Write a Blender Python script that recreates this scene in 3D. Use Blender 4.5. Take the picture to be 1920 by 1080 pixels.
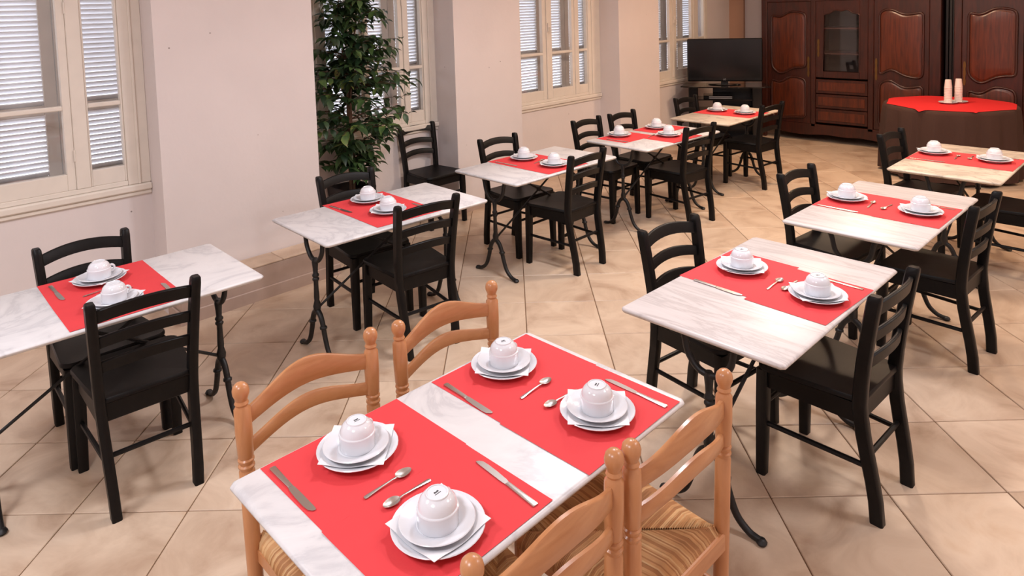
import bpy, bmesh, math, random
from mathutils import Vector, Matrix
random.seed(7)
scene = bpy.context.scene
COL = scene.collection
PI = math.pi
for o in list(bpy.data.objects): bpy.data.objects.remove(o, do_unlink=True)

# ------------------------------------------------------------------ camera
TH = (1291.48, 941.50, 104.04, 0.069726, -0.031234, -0.011742, 4.235109, 3.893481, -5.613149)   # f, cx, cy, pitch, roll, yaw, h, tx, ty (tile units of 0.45 m)
TS = 0.45; S2 = math.sqrt(2)
def t2w(v): return Vector(((v[0]-v[1])/S2, (v[0]+v[1])/S2, v[2]))
def make_camera():
    f, cx, cy, p, r, y, h, tx, ty = TH
    fwd = Vector((math.sin(y)*math.cos(p), math.cos(y)*math.cos(p), -math.sin(p)))
    right = Vector((math.cos(y), -math.sin(y), 0)); up = right.cross(fwd)
    c, s = math.cos(r), math.sin(r)
    R, U = c*right+s*up, -s*right+c*up
    R, U, F = t2w(R), t2w(U), t2w(fwd)
    pos = t2w(Vector((tx, ty, h)))*TS
    cam = bpy.data.cameras.new('camera'); o = bpy.data.objects.new('camera', cam); COL.objects.link(o)
    m = Matrix(((R.x, U.x, -F.x, pos.x), (R.y, U.y, -F.y, pos.y), (R.z, U.z, -F.z, pos.z), (0, 0, 0, 1)))
    o.matrix_world = m
    cam.sensor_fit = 'HORIZONTAL'; cam.sensor_width = 36; cam.lens = f/1920*36
    cam.shift_x = (960-cx)/1920; cam.shift_y = (cy-540)/1920
    cam.clip_start = 0.05; cam.clip_end = 100
    scene.camera = o
    return pos, R, U, F
CAM = make_camera()
def project(P):
    d = Vector(P)-CAM[0]; z = d.dot(CAM[3])
    if z < 0.05: return None
    return TH[1]+TH[0]*d.dot(CAM[1])/z, TH[2]-TH[0]*d.dot(CAM[2])/z

# ------------------------------------------------------------------ world, lights, exposure
def srgb(r, g, b):
    f = lambda c: (c/255)/12.92 if c/255 <= 0.04045 else ((c/255+0.055)/1.055)**2.4
    return (f(r), f(g), f(b), 1)
w = bpy.data.worlds.new('daylight'); scene.world = w; w.use_nodes = True
bg = w.node_tree.nodes['Background']; bg.inputs[0].default_value = (0.88, 0.92, 1.0, 1); bg.inputs[1].default_value = 4.5
vs = scene.view_settings
vs.view_transform = 'Standard'; vs.look = 'None'; vs.gamma = 1; vs.use_curve_mapping = False; vs.exposure = 0.0
def lamp(name, x, y, z, energy, color, size):
    L = bpy.data.lights.new(name, 'AREA'); L.shape = 'DISK'; L.size = size; L.energy = energy; L.color = color
    o = bpy.data.objects.new(name, L); COL.objects.link(o); o.location = (x, y, z)
    return o
COOL = (0.90, 0.925, 1.0); MID = (1.0, 0.84, 0.70); WARM = (1.0, 0.69, 0.45)
for i, (x, y, e, c, s) in enumerate([(0.9, 2.3, 46, COOL, .45), (3.3, 2.5, 28, COOL, .45), (2.2, -1.3, 48, COOL, .7), (0.2, -1.2, 44, COOL, .6),
                                     (0.8, 4.6, 50, MID, .4), (3.2, 4.8, 28, MID, .4), (0.4, 7.0, 48, WARM, .4), (2.8, 7.2, 20, WARM, .4)]):
    lamp('ceiling_light', x, y, 2.93, e, c, s)

# ------------------------------------------------------------------ materials
MATS = {}
def newmat(name):
    m = bpy.data.materials.new(name); m.use_nodes = True; nt = m.node_tree
    b = nt.nodes['Principled BSDF']; MATS[name] = m
    return m, nt, b
def N(nt, typ, **kw):
    n = nt.nodes.new(typ)
    for k, v in kw.items(): setattr(n, k, v)
    return n
def ramp(nt, stops):
    n = nt.nodes.new('ShaderNodeValToRGB'); e = n.color_ramp.elements
    while len(e) > 1: e.remove(e[-1])
    e[0].position, e[0].color = stops[0]
    for p, c in stops[1:]:
        q = e.new(p); q.color = c
    return n
def plain(name, col, rough=0.5, metal=0.0, var=0.0, scale=8, bump=0.0, bscale=40, coat=0.0, spec=None):
    m, nt, b = newmat(name)
    b.inputs['Base Color'].default_value = col; b.inputs['Roughness'].default_value = rough; b.inputs['Metallic'].default_value = metal
    if coat: b.inputs['Coat Weight'].default_value = coat; b.inputs['Coat Roughness'].default_value = 0.15
    if spec is not None: b.inputs['Specular IOR Level'].default_value = spec
    tc = N(nt, 'ShaderNodeTexCoord')
    if var:
        no = N(nt, 'ShaderNodeTexNoise'); no.inputs['Scale'].default_value = scale; no.inputs['Detail'].default_value = 5
        nt.links.new(tc.outputs['Object'], no.inputs['Vector'])
        r = ramp(nt, [(0.3, tuple(c*(1-var) for c in col[:3])+(1,)), (0.7, tuple(min(1, c*(1+var)) for c in col[:3])+(1,))])
        nt.links.new(no.outputs['Fac'], r.inputs[0]); nt.links.new(r.outputs[0], b.inputs['Base Color'])
    if bump:
        nb = N(nt, 'ShaderNodeTexNoise'); nb.inputs['Scale'].default_value = bscale; nb.inputs['Detail'].default_value = 4
        nt.links.new(tc.outputs['Object'], nb.inputs['Vector'])
        bp = N(nt, 'ShaderNodeBump'); bp.inputs['Strength'].default_value = bump; bp.inputs['Distance'].default_value = 0.01
        nt.links.new(nb.outputs['Fac'], bp.inputs['Height']); nt.links.new(bp.outputs[0], b.inputs['Normal'])
    return m
def wood(name, c1, c2, rough=0.4, scale=(1, 1, 1), wscale=6, dist=4, coat=0.0, bump=0.05):
    m, nt, b = newmat(name)
    tc = N(nt, 'ShaderNodeTexCoord'); mp = N(nt, 'ShaderNodeMapping'); mp.inputs['Scale'].default_value = scale
    nt.links.new(tc.outputs['Object'], mp.inputs[0])
    no = N(nt, 'ShaderNodeTexNoise'); no.inputs['Scale'].default_value = wscale; no.inputs['Detail'].default_value = 8; no.inputs['Distortion'].default_value = dist*.2
    nt.links.new(mp.outputs[0], no.inputs['Vector'])
    r = ramp(nt, [(0.32, c1), (0.68, c2)]); nt.links.new(no.outputs['Fac'], r.inputs[0]); nt.links.new(r.outputs[0], b.inputs['Base Color'])
    b.inputs['Roughness'].default_value = rough
    if coat: b.inputs['Coat Weight'].default_value = coat; b.inputs['Coat Roughness'].default_value = 0.2
    bp = N(nt, 'ShaderNodeBump'); bp.inputs['Strength'].default_value = bump; bp.inputs['Distance'].default_value = 0.003
    nt.links.new(no.outputs['Fac'], bp.inputs['Height']); nt.links.new(bp.outputs[0], b.inputs['Normal'])
    return m
def marble(name, base, vein, scale, amt, rough=0.36):
    m, nt, b = newmat(name)
    tc = N(nt, 'ShaderNodeTexCoord'); mp = N(nt, 'ShaderNodeMapping'); mp.inputs['Scale'].default_value = scale; mp.inputs['Rotation'].default_value = (0, 0, .12)
    oi = N(nt, 'ShaderNodeObjectInfo'); ad = N(nt, 'ShaderNodeVectorMath', operation='ADD'); cm = N(nt, 'ShaderNodeVectorMath', operation='SCALE')
    nt.links.new(oi.outputs['Location'], cm.inputs[0]); cm.inputs['Scale'].default_value = 3.7
    nt.links.new(tc.outputs['Object'], ad.inputs[0]); nt.links.new(cm.outputs[0], ad.inputs[1]); nt.links.new(ad.outputs[0], mp.inputs[0])
    n1 = N(nt, 'ShaderNodeTexNoise'); n1.inputs['Scale'].default_value = 3.0; n1.inputs['Detail'].default_value = 9; n1.inputs['Roughness'].default_value = .62; n1.inputs['Distortion'].default_value = .9
    nt.links.new(mp.outputs[0], n1.inputs['Vector'])
    mx = tuple(base[i]*(1-amt)+vein[i]*amt for i in range(3))+(1,); half = tuple(base[i]*(1-amt*.35)+vein[i]*amt*.35 for i in range(3))+(1,)
    r = ramp(nt, [(0.0, base), (0.40, base), (0.47, half), (0.5, mx), (0.54, half), (0.62, base), (0.75, half), (1, base)])
    nt.links.new(n1.outputs['Fac'], r.inputs[0]); nt.links.new(r.outputs[0], b.inputs['Base Color'])
    b.inputs['Roughness'].default_value = rough
    return m
def tile_mat(name):
    m, nt, b = newmat(name)
    g = N(nt, 'ShaderNodeNewGeometry'); oi = N(nt, 'ShaderNodeObjectInfo')
    ad = N(nt, 'ShaderNodeVectorMath', operation='ADD'); sc = N(nt, 'ShaderNodeVectorMath', operation='SCALE'); cb = N(nt, 'ShaderNodeCombineXYZ')
    for i in range(3): nt.links.new(oi.outputs['Random'], cb.inputs[i])
    nt.links.new(cb.outputs[0], sc.inputs[0]); sc.inputs['Scale'].default_value = 37
    nt.links.new(g.outputs['Position'], ad.inputs[0]); nt.links.new(sc.outputs[0], ad.inputs[1])
    n1 = N(nt, 'ShaderNodeTexNoise'); n1.inputs['Scale'].default_value = 3.2; n1.inputs['Detail'].default_value = 7; n1.inputs['Roughness'].default_value = .6; n1.inputs['Distortion'].default_value = .8
    nt.links.new(ad.outputs[0], n1.inputs['Vector'])
    r = ramp(nt, [(0.28, srgb(176, 146, 122)), (0.45, srgb(202, 176, 152)), (0.6, srgb(216, 192, 168)), (0.75, srgb(204, 174, 146))])
    nt.links.new(n1.outputs['Fac'], r.inputs[0])
    hs = N(nt, 'ShaderNodeHueSaturation'); mr = N(nt, 'ShaderNodeMapRange'); mr.inputs['To Min'].default_value = .93; mr.inputs['To Max'].default_value = 1.04
    nt.links.new(oi.outputs['Random'], mr.inputs[0]); nt.links.new(mr.outputs[0], hs.inputs['Value']); nt.links.new(r.outputs[0], hs.inputs['Color'])
    nt.links.new(hs.outputs[0], b.inputs['Base Color'])
    mr2 = N(nt, 'ShaderNodeMapRange'); mr2.inputs['To Min'].default_value = .30; mr2.inputs['To Max'].default_value = .5
    nt.links.new(n1.outputs['Fac'], mr2.inputs[0]); nt.links.new(mr2.outputs[0], b.inputs['Roughness'])
    return m
def glass_mat(name, tint=(1, 1, 1, 1)):
    m = bpy.data.materials.new(name); m.use_nodes = True; nt = m.node_tree; nt.nodes.clear(); MATS[name] = m
    out = N(nt, 'ShaderNodeOutputMaterial'); mix = N(nt, 'ShaderNodeMixShader'); tr = N(nt, 'ShaderNodeBsdfTransparent'); gl = N(nt, 'ShaderNodeBsdfGlossy'); lw = N(nt, 'ShaderNodeLayerWeight'); pw = N(nt, 'ShaderNodeMath', operation='POWER'); fr = N(nt, 'ShaderNodeMath', operation='MULTIPLY_ADD')
    tr.inputs[0].default_value = tint; gl.inputs['Roughness'].default_value = 0.03; lw.inputs['Blend'].default_value = .5; pw.inputs[1].default_value = 5; fr.inputs[1].default_value = .9; fr.inputs[2].default_value = .04
    nt.links.new(lw.outputs['Facing'], pw.inputs[0]); nt.links.new(pw.outputs[0], fr.inputs[0])
    nt.links.new(fr.outputs[0], mix.inputs[0]); nt.links.new(tr.outputs[0], mix.inputs[1]); nt.links.new(gl.outputs[0], mix.inputs[2]); nt.links.new(mix.outputs[0], out.inputs[0])
    return m
wall_m = plain('wall_plaster', srgb(226, 215, 212), .75, var=.025, scale=2.5, bump=.08, bscale=30)
def nicks(m):
    nt = m.node_tree; b = nt.nodes['Principled BSDF']; lk = b.inputs['Base Color'].links[0].from_socket
    tc = N(nt, 'ShaderNodeTexCoord'); v = N(nt, 'ShaderNodeTexVoronoi'); v.inputs['Scale'].default_value = 5.5
    no = N(nt, 'ShaderNodeTexNoise'); no.inputs['Scale'].default_value = 1.7
    nt.links.new(tc.outputs['Object'], v.inputs['Vector']); nt.links.new(tc.outputs['Object'], no.inputs['Vector'])
    r = ramp(nt, [(0, (1, 1, 1, 1)), (.026, (1, 1, 1, 1)), (.034, (0, 0, 0, 1))]); nt.links.new(v.outputs['Distance'], r.inputs[0])
    r2 = ramp(nt, [(.46, (0, 0, 0, 1)), (.56, (.8, .8, .8, 1))]); nt.links.new(no.outputs['Fac'], r2.inputs[0])
    mu = N(nt, 'ShaderNodeMath', operation='MULTIPLY'); nt.links.new(r.outputs[0], mu.inputs[0]); nt.links.new(r2.outputs[0], mu.inputs[1])
    mx = N(nt, 'ShaderNodeMix', data_type='RGBA'); nt.links.new(mu.outputs[0], mx.inputs[0]); nt.links.new(lk, mx.inputs[6]); mx.inputs[7].default_value = srgb(120, 104, 98)
    nt.links.new(mx.outputs[2], b.inputs['Base Color'])
nicks(wall_m)
ceil_m = plain('ceiling_paint', srgb(240, 232, 224), .8)
skirt_m = plain('skirting', srgb(186, 162, 148), .45, var=.05, scale=12)
frame_m = plain('window_paint', srgb(230, 220, 208), .45, var=.03, scale=9, bump=.05)
slat_m = plain('shutter_slat_paint', srgb(222, 222, 226), .5)
stile_m = plain('shutter_stile_paint', srgb(186, 176, 168), .6, var=.06, scale=7)
glass_m = glass_mat('window_glass')
grout_m = plain('grout', srgb(128, 98, 72), .85)
tile_m = tile_mat('ceramic_tile')
black_m = wood('black_stained_wood', srgb(13, 11, 11), srgb(20, 17, 16), .42, (3, 3, 3), 9, bump=.03)
black_m.node_tree.nodes['Principled BSDF'].inputs['Specular IOR Level'].default_value = .2
iron_m = plain('black_cast_iron', srgb(15, 14, 15), .5, .0, bump=.25, bscale=70)
honey_m = wood('honey_beech', srgb(184, 122, 76), srgb(200, 140, 94), .34, (6, 6, 1.2), 5, coat=.25)
honeyh_m = wood('honey_beech_slat', srgb(184, 122, 76), srgb(202, 143, 96), .34, (6, 1.2, 6), 5, coat=.25)
rush_m = plain('rush_cord', srgb(206, 158, 108), .6, var=.12, scale=18)
rush2_m = plain('rush_cord_dark', srgb(178, 126, 80), .6, var=.12, scale=18)
rush3_m = plain('rush_cord_pale', srgb(222, 182, 132), .55, var=.10, scale=18)
walnut_m = wood('dark_walnut', srgb(44, 17, 11), srgb(68, 27, 16), .38, (8, 8, 1.0), 4, coat=.12)
walnut2_m = wood('walnut_panel', srgb(64, 26, 13), srgb(98, 42, 19), .38, (9, 9, .8), 4, coat=.12)
brass_m = plain('aged_brass', srgb(120, 90, 52), .4, .8)
red_m = plain('red_paper', srgb(220, 60, 65), .8, var=.02, scale=20, bump=.03, bscale=60)
redcloth_m = plain('red_cloth', srgb(214, 30, 34), .85, bump=.1, bscale=120)
brown_m = plain('brown_cloth', srgb(66, 42, 34), .9, bump=.1, bscale=120)
china_m = plain('white_china', srgb(228, 229, 234), .14, coat=.3)
paper_m = plain('white_napkin', srgb(230, 229, 232), .85)
plastic_m = plain('white_plastic', srgb(238, 226, 220), .4)
steel_m = plain('stainless_steel', srgb(206, 202, 198), .34, 1.0)
print_m = plain('black_print', srgb(24, 24, 30), .6)
tv_m = plain('black_gloss_plastic', srgb(13, 12, 13), .22)
screen_m = plain('tv_screen', srgb(10, 9, 10), .16)
silver_m = plain('silver_plastic', srgb(170, 168, 168), .35, .5)
smoke_m = plain('smoked_glass', srgb(30, 26, 25), .08)
pot_m = plain('dark_planter', srgb(34, 27, 27), .5)
soil_m = plain('potting_soil', srgb(40, 28, 22), .95, bump=.6, bscale=50)
bark_m = plain('ficus_bark', srgb(104, 76, 58), .8, var=.2, scale=30, bump=.4, bscale=60)
darkvoid_m = plain('gap_filler_black', srgb(20, 16, 18), .5)  # black of the panels added to fill the dark gap between the armoires
cabin_m = plain('cabinet_interior', srgb(70, 52, 46), .7)
stone_m = plain('beige_pilaster_paint', srgb(190, 150, 126), .75, var=.03, scale=4)
MW = marble('marble_white', srgb(222, 219, 219), srgb(140, 138, 146), (1, 1, 1), .34)
MS = marble('marble_streaked', srgb(214, 205, 202), srgb(150, 138, 134), (.5, 3.4, 1), .42)
MC = marble('marble_cream', srgb(220, 206, 188), srgb(122, 102, 88), (.8, 1.6, 1), .5)
def leaf_mat():
    m, nt, b = newmat('ficus_leaf')
    oi = N(nt, 'ShaderNodeObjectInfo'); g = N(nt, 'ShaderNodeNewGeometry'); no = N(nt, 'ShaderNodeTexNoise'); no.inputs['Scale'].default_value = 9
    ad = N(nt, 'ShaderNodeMath', operation='ADD'); fr = N(nt, 'ShaderNodeMath', operation='FRACT')
    nt.links.new(g.outputs['Position'], no.inputs['Vector'])
    nt.links.new(oi.outputs['Random'], ad.inputs[0]); nt.links.new(no.outputs['Fac'], ad.inputs[1]); nt.links.new(ad.outputs[0], fr.inputs[0])
    r = ramp(nt, [(0, srgb(26, 46, 28)), (.55, srgb(44, 68, 40)), (.85, srgb(76, 102, 54)), (.97, srgb(104, 122, 58)), (1, srgb(140, 120, 70))])
    nt.links.new(fr.outputs[0], r.inputs[0]); nt.links.new(r.outputs[0], b.inputs['Base Color']); b.inputs['Roughness'].default_value = .42
    return m
leaf_m = leaf_mat()

# ------------------------------------------------------------------ mesh helpers
class MB:
    def __init__(s): s.v = []; s.f = []
    def add(s, vs, fs):
        o = len(s.v); s.v += [tuple(v) for v in vs]; s.f += [tuple(i+o for i in f) for f in fs]; return s
    def box(s, x0, x1, y0, y1, z0, z1, b=0.0, M=None):
        if b <= 0:
            vs = [(x, y, z) for z in (z0, z1) for y in (y0, y1) for x in (x0, x1)]
            fs = [(0, 2, 3, 1), (4, 5, 7, 6), (0, 1, 5, 4), (2, 6, 7, 3), (0, 4, 6, 2), (1, 3, 7, 5)]
            if M: vs = [M @ Vector(v) for v in vs]
            return s.add(vs, fs)
        pts = []
        for x, dx in ((x0, b), (x1, -b)):
            for y, dy in ((y0, b), (y1, -b)):
                for z, dz in ((z0, b), (z1, -b)):
                    pts += [(x, y+dy, z+dz), (x+dx, y, z+dz), (x+dx, y+dy, z)]
        return s.hull(pts, M)
    def hull(s, pts, M=None):
        bm = bmesh.new()
        for p in pts: bm.verts.new(M @ Vector(p) if M else p)
        bmesh.ops.convex_hull(bm, input=bm.verts)
        bmesh.ops.dissolve_limit(bm, angle_limit=0.01, verts=bm.verts, edges=bm.edges)
        bm.verts.index_update()
        s.add([v.co[:] for v in bm.verts], [[v.index for v in f.verts] for f in bm.faces]); bm.free(); return s
    def loft(s, secs, cap=True, closed=False):
        n = len(secs[0]); vs = [p for q in secs for p in q]; fs = []
        m = len(secs)
        for i in range(m if closed else m-1):
            a, b = i*n, ((i+1) % m)*n
            for j in range(n):
                k = (j+1) % n; fs.append((a+j, a+k, b+k, b+j))
        if cap and not closed: fs += [tuple(range(n-1, -1, -1)), tuple(range((m-1)*n, m*n))]
        return s.add(vs, fs)
    def tube(s, path, rad, n=8, closed=False, cap=True, M=None):
        P = [Vector(p) for p in path]; R = rad if isinstance(rad, (list, tuple)) else [rad]*len(P); secs = []; up = None
        m = len(P)
        for i, p in enumerate(P):
            if closed: t = P[(i+1) % m]-P[i-1]
            else: t = P[min(i+1, m-1)]-P[max(i-1, 0)]
            t.normalize()
            if up is None:
                up = Vector((0, 0, 1)) if abs(t.z) < .9 else Vector((1, 0, 0))
            up = (up-t*up.dot(t)).normalized(); sd = t.cross(up)
            q = [p+(up*math.cos(a)+sd*math.sin(a))*R[i] for a in (2*PI*k/n for k in range(n))]
            secs.append([(M @ x if M else x)[:] for x in q])
        return s.loft(secs, cap, closed)
    def lathe(s, prof, n=24, M=None, closed=False):
        secs = []
        for r, z in prof:
            r = max(r, 1e-5)
            q = [Vector((r*math.cos(2*PI*k/n), r*math.sin(2*PI*k/n), z)) for k in range(n)]
            secs.append([(M @ x if M else x)[:] for x in q])
        return s.loft(secs, not closed, closed)
    def prism(s, out, z0, z1, M=None):
        n = len(out); vs = [Vector((x, y, z)) for z in (z0, z1) for x, y in out]
        if M: vs = [M @ v for v in vs]
        fs = [tuple(range(n-1, -1, -1)), tuple(range(n, 2*n))]+[(i, (i+1) % n, n+(i+1) % n, n+i) for i in range(n)]
        return s.add([v[:] for v in vs], fs)
    def mesh(s, name, mat, smooth=35):
        me = bpy.data.meshes.new(name); me.from_pydata(s.v, [], s.f)
        bm = bmesh.new(); bm.from_mesh(me); bmesh.ops.recalc_face_normals(bm, faces=bm.faces); bm.to_mesh(me); bm.free()
        if mat: me.materials.append(mat)
        if smooth:
            me.shade_smooth(); me.set_sharp_from_angle(angle=math.radians(smooth))
        return me
def obj(name, me, parent=None, loc=None, rot=None):
    o = bpy.data.objects.new(name, me); COL.objects.link(o)
    if parent: o.parent = parent
    if loc is not None: o.location = loc
    if rot is not None: o.rotation_euler = rot
    return o
def part(name, mb, mat, parent=None, smooth=35): return obj(name, mb.mesh(name, mat, smooth), parent)
def tag(o, label, cat, group=None, kind=None):
    o['label'] = label; o['category'] = cat
    if group: o['group'] = group
    if kind: o['kind'] = kind
    return o
def thing(name, label, cat, loc=(0, 0, 0), rz=0, group=None, kind=None):
    o = obj(name, None, None, loc, (0, 0, rz)); o.empty_display_size = .1
    return tag(o, label, cat, group, kind)
def copy_tree(o, parent=None):
    c = o.copy(); COL.objects.link(c); c.parent = parent
    for ch in o.children: copy_tree(ch, c)
    return c
def smoothstep(t): t = max(0, min(1, t)); return t*t*(3-2*t)

# ------------------------------------------------------------------ room shell
XR, YB, YF, ZC = 4.3, 9.35, -3.4, 3.0        # right wall, far wall, wall behind camera, ceiling
PIER1, PIER = -1.555, -1.78
BAYS = [(-0.90, 0.897, -1.78), (1.99, 3.537, -2.07), (4.40, 6.067, -2.07), (6.91, 8.62, -2.07)]   # y0, y1, window plane
WT = 0.34                                     # wall thickness outside the window plane
SILL, HEAD = 0.845, 2.52
def struct(name, mb, mat, label, cat): return tag(part(name, mb, mat), label, cat, kind='structure')
floor = struct('floor', MB().box(-2.1, XR, YF, YB, -.06, -.006), grout_m, 'beige ceramic tile floor laid diagonally to the walls', 'floor')
struct('ceiling', MB().box(-2.5, XR+.2, YF-.2, YB+.2, ZC, ZC+.1), ceil_m, 'plain white ceiling over the dining room', 'ceiling')
struct('wall_right', MB().box(XR, XR+.15, YF, YB, -.06, ZC), wall_m, 'plain beige plaster wall opposite the windows', 'wall')
struct('wall_back', MB().box(-2.5, XR, YB, YB+.15, -.06, ZC), wall_m, 'beige plaster far wall behind the dark armoires', 'wall')
struct('wall_front', MB().box(-2.5, XR, YF-.15, YF, -.06, ZC), wall_m, 'plain beige plaster wall at the near end of room', 'wall')
wl = MB()
wl.box(-2.45, PIER1, .897, 1.99, -.06, ZC)
wl.box(-2.45, PIER, 3.537, 4.40, -.06, ZC)
wl.box(-2.45, PIER, 6.067, 6.91, -.06, ZC)
wl.box(-2.45, -2.07, 8.62, YB, -.06, ZC)
wl.box(-2.45, PIER1, YF, -.90, -.06, ZC)
for y0, y1, X in BAYS:
    wl.box(-2.45, X, y0, y1, -.06, SILL-.03); wl.box(-2.45, X, y0, y1, HEAD, ZC)
wall_left = struct('wall_left', wl, wall_m, 'pinkish beige plaster wall with deep window bays and piers', 'wall')
# ledge under the first pier, tiled on top
led = struct('trim_1', MB().box(PIER1-.05, -1.36, .90, 2.0, -.05, .222), skirt_m, 'low plastered ledge with tiled top along the bare pier', 'ledge')
ltm = MB().box(-.096, .096, -.165, .165, 0, .012, .003).mesh('ledge_tile', tile_m)
for k in range(3): obj('ledge_tile', ltm, led, (-1.4555, 1.075+k*.334, .223))
tag(part('trim_2', MB().box(-2.07, -1.84, YB-.05, YB+.02, -.02, ZC), stone_m), 'darker beige pilaster in the corner behind the television', 'pilaster', kind='structure')
def skirting(name, segs, label):
    mb = MB()
    for x0, x1, y0, y1 in segs: mb.box(x0, x1, y0, y1, -.02, .08, .004)
    return tag(part(name, mb, skirt_m), label, 'baseboard', kind='structure')
skirting('baseboard_left', [(-1.362, -1.348, .89, 2.01), (-1.57, -1.348, .886, .899), (-1.57, -1.348, 2.001, 2.012), (PIER-.01, PIER+.013, 3.53, 4.41), (PIER-.01, PIER+.013, 6.06, 6.92),
          (-1.79, -1.767, -.9, .886), (-2.08, -2.057, 2.0, 3.53), (-2.08, -2.057, 4.41, 6.06), (-2.08, -2.057, 6.92, 9.3), (-2.07, -1.78, 3.525, 3.536), (-2.07, -1.78, 6.055, 6.066)], 'low pinkish skirting tiles along the window wall')
skirting('baseboard_back', [(-2.06, XR-.01, YB-.066, YB-.051)], 'low pinkish skirting tiles along the far wall')
# floor tiles, 0.45 m, laid at 45 degrees to the walls
tiles = []
tm = MB().box(-.2225, .2225, -.2225, .2225, -.02, 0, .0025).mesh('floor_tile', tile_m, 0)
for i in range(-14, 30):
    for j in range(-22, 24):
        c = t2w(((i+.5)*TS, (j+.5)*TS, 0)); hx = .318
        if c.x < -2.07-hx*.6 or c.x > XR+.1 or c.y < YF-.1 or c.y > YB+.1: continue
        p = project(c); vis = p is not None and -160 < p[0] < 2080 and -60 < p[1] < 1230
        d = (c-CAM[0]).length
        tiles.append((0 if vis else 1, d, c))
tiles.sort(key=lambda t: (t[0], t[1]))
for k, (_, d, c) in enumerate(tiles[:300]): obj('floor_tile', tm, floor, c, (0, 0, PI/4))
far = MB()
for _, d, c in tiles[300:]:
    far.box(-.2225, .2225, -.2225, .2225, -.02, 0, 0, Matrix.Translation(c) @ Matrix.Rotation(PI/4, 4, 'Z'))
o = part('floor_tiles', far, tile_m, floor, 0); o['kind'] = 'stuff'

# ------------------------------------------------------------------ windows
slat_cache = {}
def build_window(idx, y0, y1, X, yc, ce, we, ns, ne, label):
    """yc: where the two casements meet; ce: half width of the meeting stiles; wide pane ce..we, side light ns..ne (offsets from yc); mirrored on the other side"""
    root = thing('window_%d' % idx, label, 'window', (X, yc, 0), 0, None, 'structure')
    a, b = y0-yc, y1-yc
    nel = min(ne, -a-.03)
    f = MB()
    f.box(-.06, .012, a, -nel-.012, SILL, HEAD, .004); f.box(-.06, .012, ne+.012, b, SILL, HEAD, .004)
    f.box(-.058, .010, -nel-.012, ne+.012, HEAD-.07, HEAD, .004); f.box(-.058, .006, -nel-.012, ne+.012, SILL, SILL+.03, .003)
    if b-ne > .12: f.box(.012, .022, ne+.07, ne+.085, SILL, HEAD, .003)
    part('window_frame', f, frame_m, root)
    s = MB().box(-.06, .035, a, b, SILL-.045, SILL-.001, .008); s.box(-.06, .018, a, b, SILL-.075, SILL-.046, .006)
    part('window_sill', s, frame_m, root)
    zb, zt, zm = SILL+.03, HEAD-.07, 1.38
    def leaf(ya, yb, st_l, st_r):
        m = MB()
        m.box(-.045, .0, ya, ya+st_l, zb, zt, .003); m.box(-.045, .0, yb-st_r, yb, zb, zt, .003)
        m.box(-.044, -.001, ya+st_l, yb-st_r, zb, zb+.10, .003); m.box(-.044, -.001, ya+st_l, yb-st_r, zt-.07, zt, .003)
        sash = part('sash', m, frame_m, root)
        part('glazing_bar', MB().box(-.04, .003, ya+st_l, yb-st_r, zm-.014, zm+.014, .005), frame_m, sash)
        for z0, z1 in ((zb+.10, zm-.014), (zm+.014, zt-.07)):
            part('pane', MB().box(-.026, -.022, ya+st_l-.004, yb-st_r+.004, z0-.004, z1+.004), glass_m, sash, 0)
        return sash
    leaf(ns-.012, ne+.012, .012, .012); leaf(-nel-.012, -ns+.012, .012, .012)
    for yy in (we+.045, -ns+.012):
        part('mullion', MB().box(-.058, .010, yy, yy+ns-we-.057, zb, zt, .004), frame_m, root)
    s1 = leaf(-we-.045, -.002, .045, ce-.002); s2 = leaf(.002, we+.045, ce-.002, .045)
    part('cover_strip', MB().box(0, .014, -.022, .022, zb, zt, .004), frame_m, s2)
    h = MB(); h.box(.014, .03, -.012, .012, 1.62, 1.72, .004); h.tube([(.03, 0, 1.67), (.05, 0, 1.67), (.052, 0, 1.6)], .006, 6); part('window_handle', h, frame_m, s2)
    for yy in (-we-.045, we+.045):
        for zz in (1.05, 1.95):
            part('hinge', MB().tube([(.008, yy, zz), (.008, yy, zz+.07)], .006, 6), frame_m, root)
    # louvred shutters outside: four leaves
    dx = -.20; L = (b-a)/4; z0, z1 = SILL+.02, HEAD-.03
    for k in range(4):
        ya, yb = a+k*L, a+(k+1)*L
        m = MB(); st = .072
        m.box(dx-.018, dx+.018, ya+.002, ya+st, z0, z1, .003); m.box(dx-.018, dx+.018, yb-st, yb-.002, z0, z1, .003)
        for za, zz in ((z0, z0+.085), (zm-.05, zm+.01), (z1-.08, z1)): m.box(dx-.017, dx+.017, ya+st, yb-st, za, zz, .003)
        sh = part('shutter', m, stile_m, root)
        w = round(yb-ya-2*st+.01, 3)
        if w not in slat_cache:
            slat_cache[w] = MB().box(-.021, .021, -w/2, w/2, -.004, .004, .002).mesh('slat', slat_m, 0)
        for za, zz in ((z0+.085, zm-.05), (zm+.01, z1-.08)):
            n = int((zz-za)/.0305)
            for q in range(n):
                obj('slat', slat_cache[w], sh, (dx, (ya+yb)/2, za+(q+.5)*(zz-za)/n), (0, math.radians(-43), 0))
    return root
build_window(1, *BAYS[0], 0.0, .07, .432, .567, .750, 'casement window with louvred shutters beside the bare pier over the tiled ledge')
build_window(2, *BAYS[1], 2.76, .045, .367, .48, .622, 'casement window with louvred shutters behind the potted ficus')
build_window(3, *BAYS[2], 5.135, .078, .425, .55, .697, 'casement window with louvred shutters between the two bare pillars')
build_window(4, *BAYS[3], 7.71, .086, .482, .66, .827, 'casement window with louvred shutters beside the television')

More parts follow.
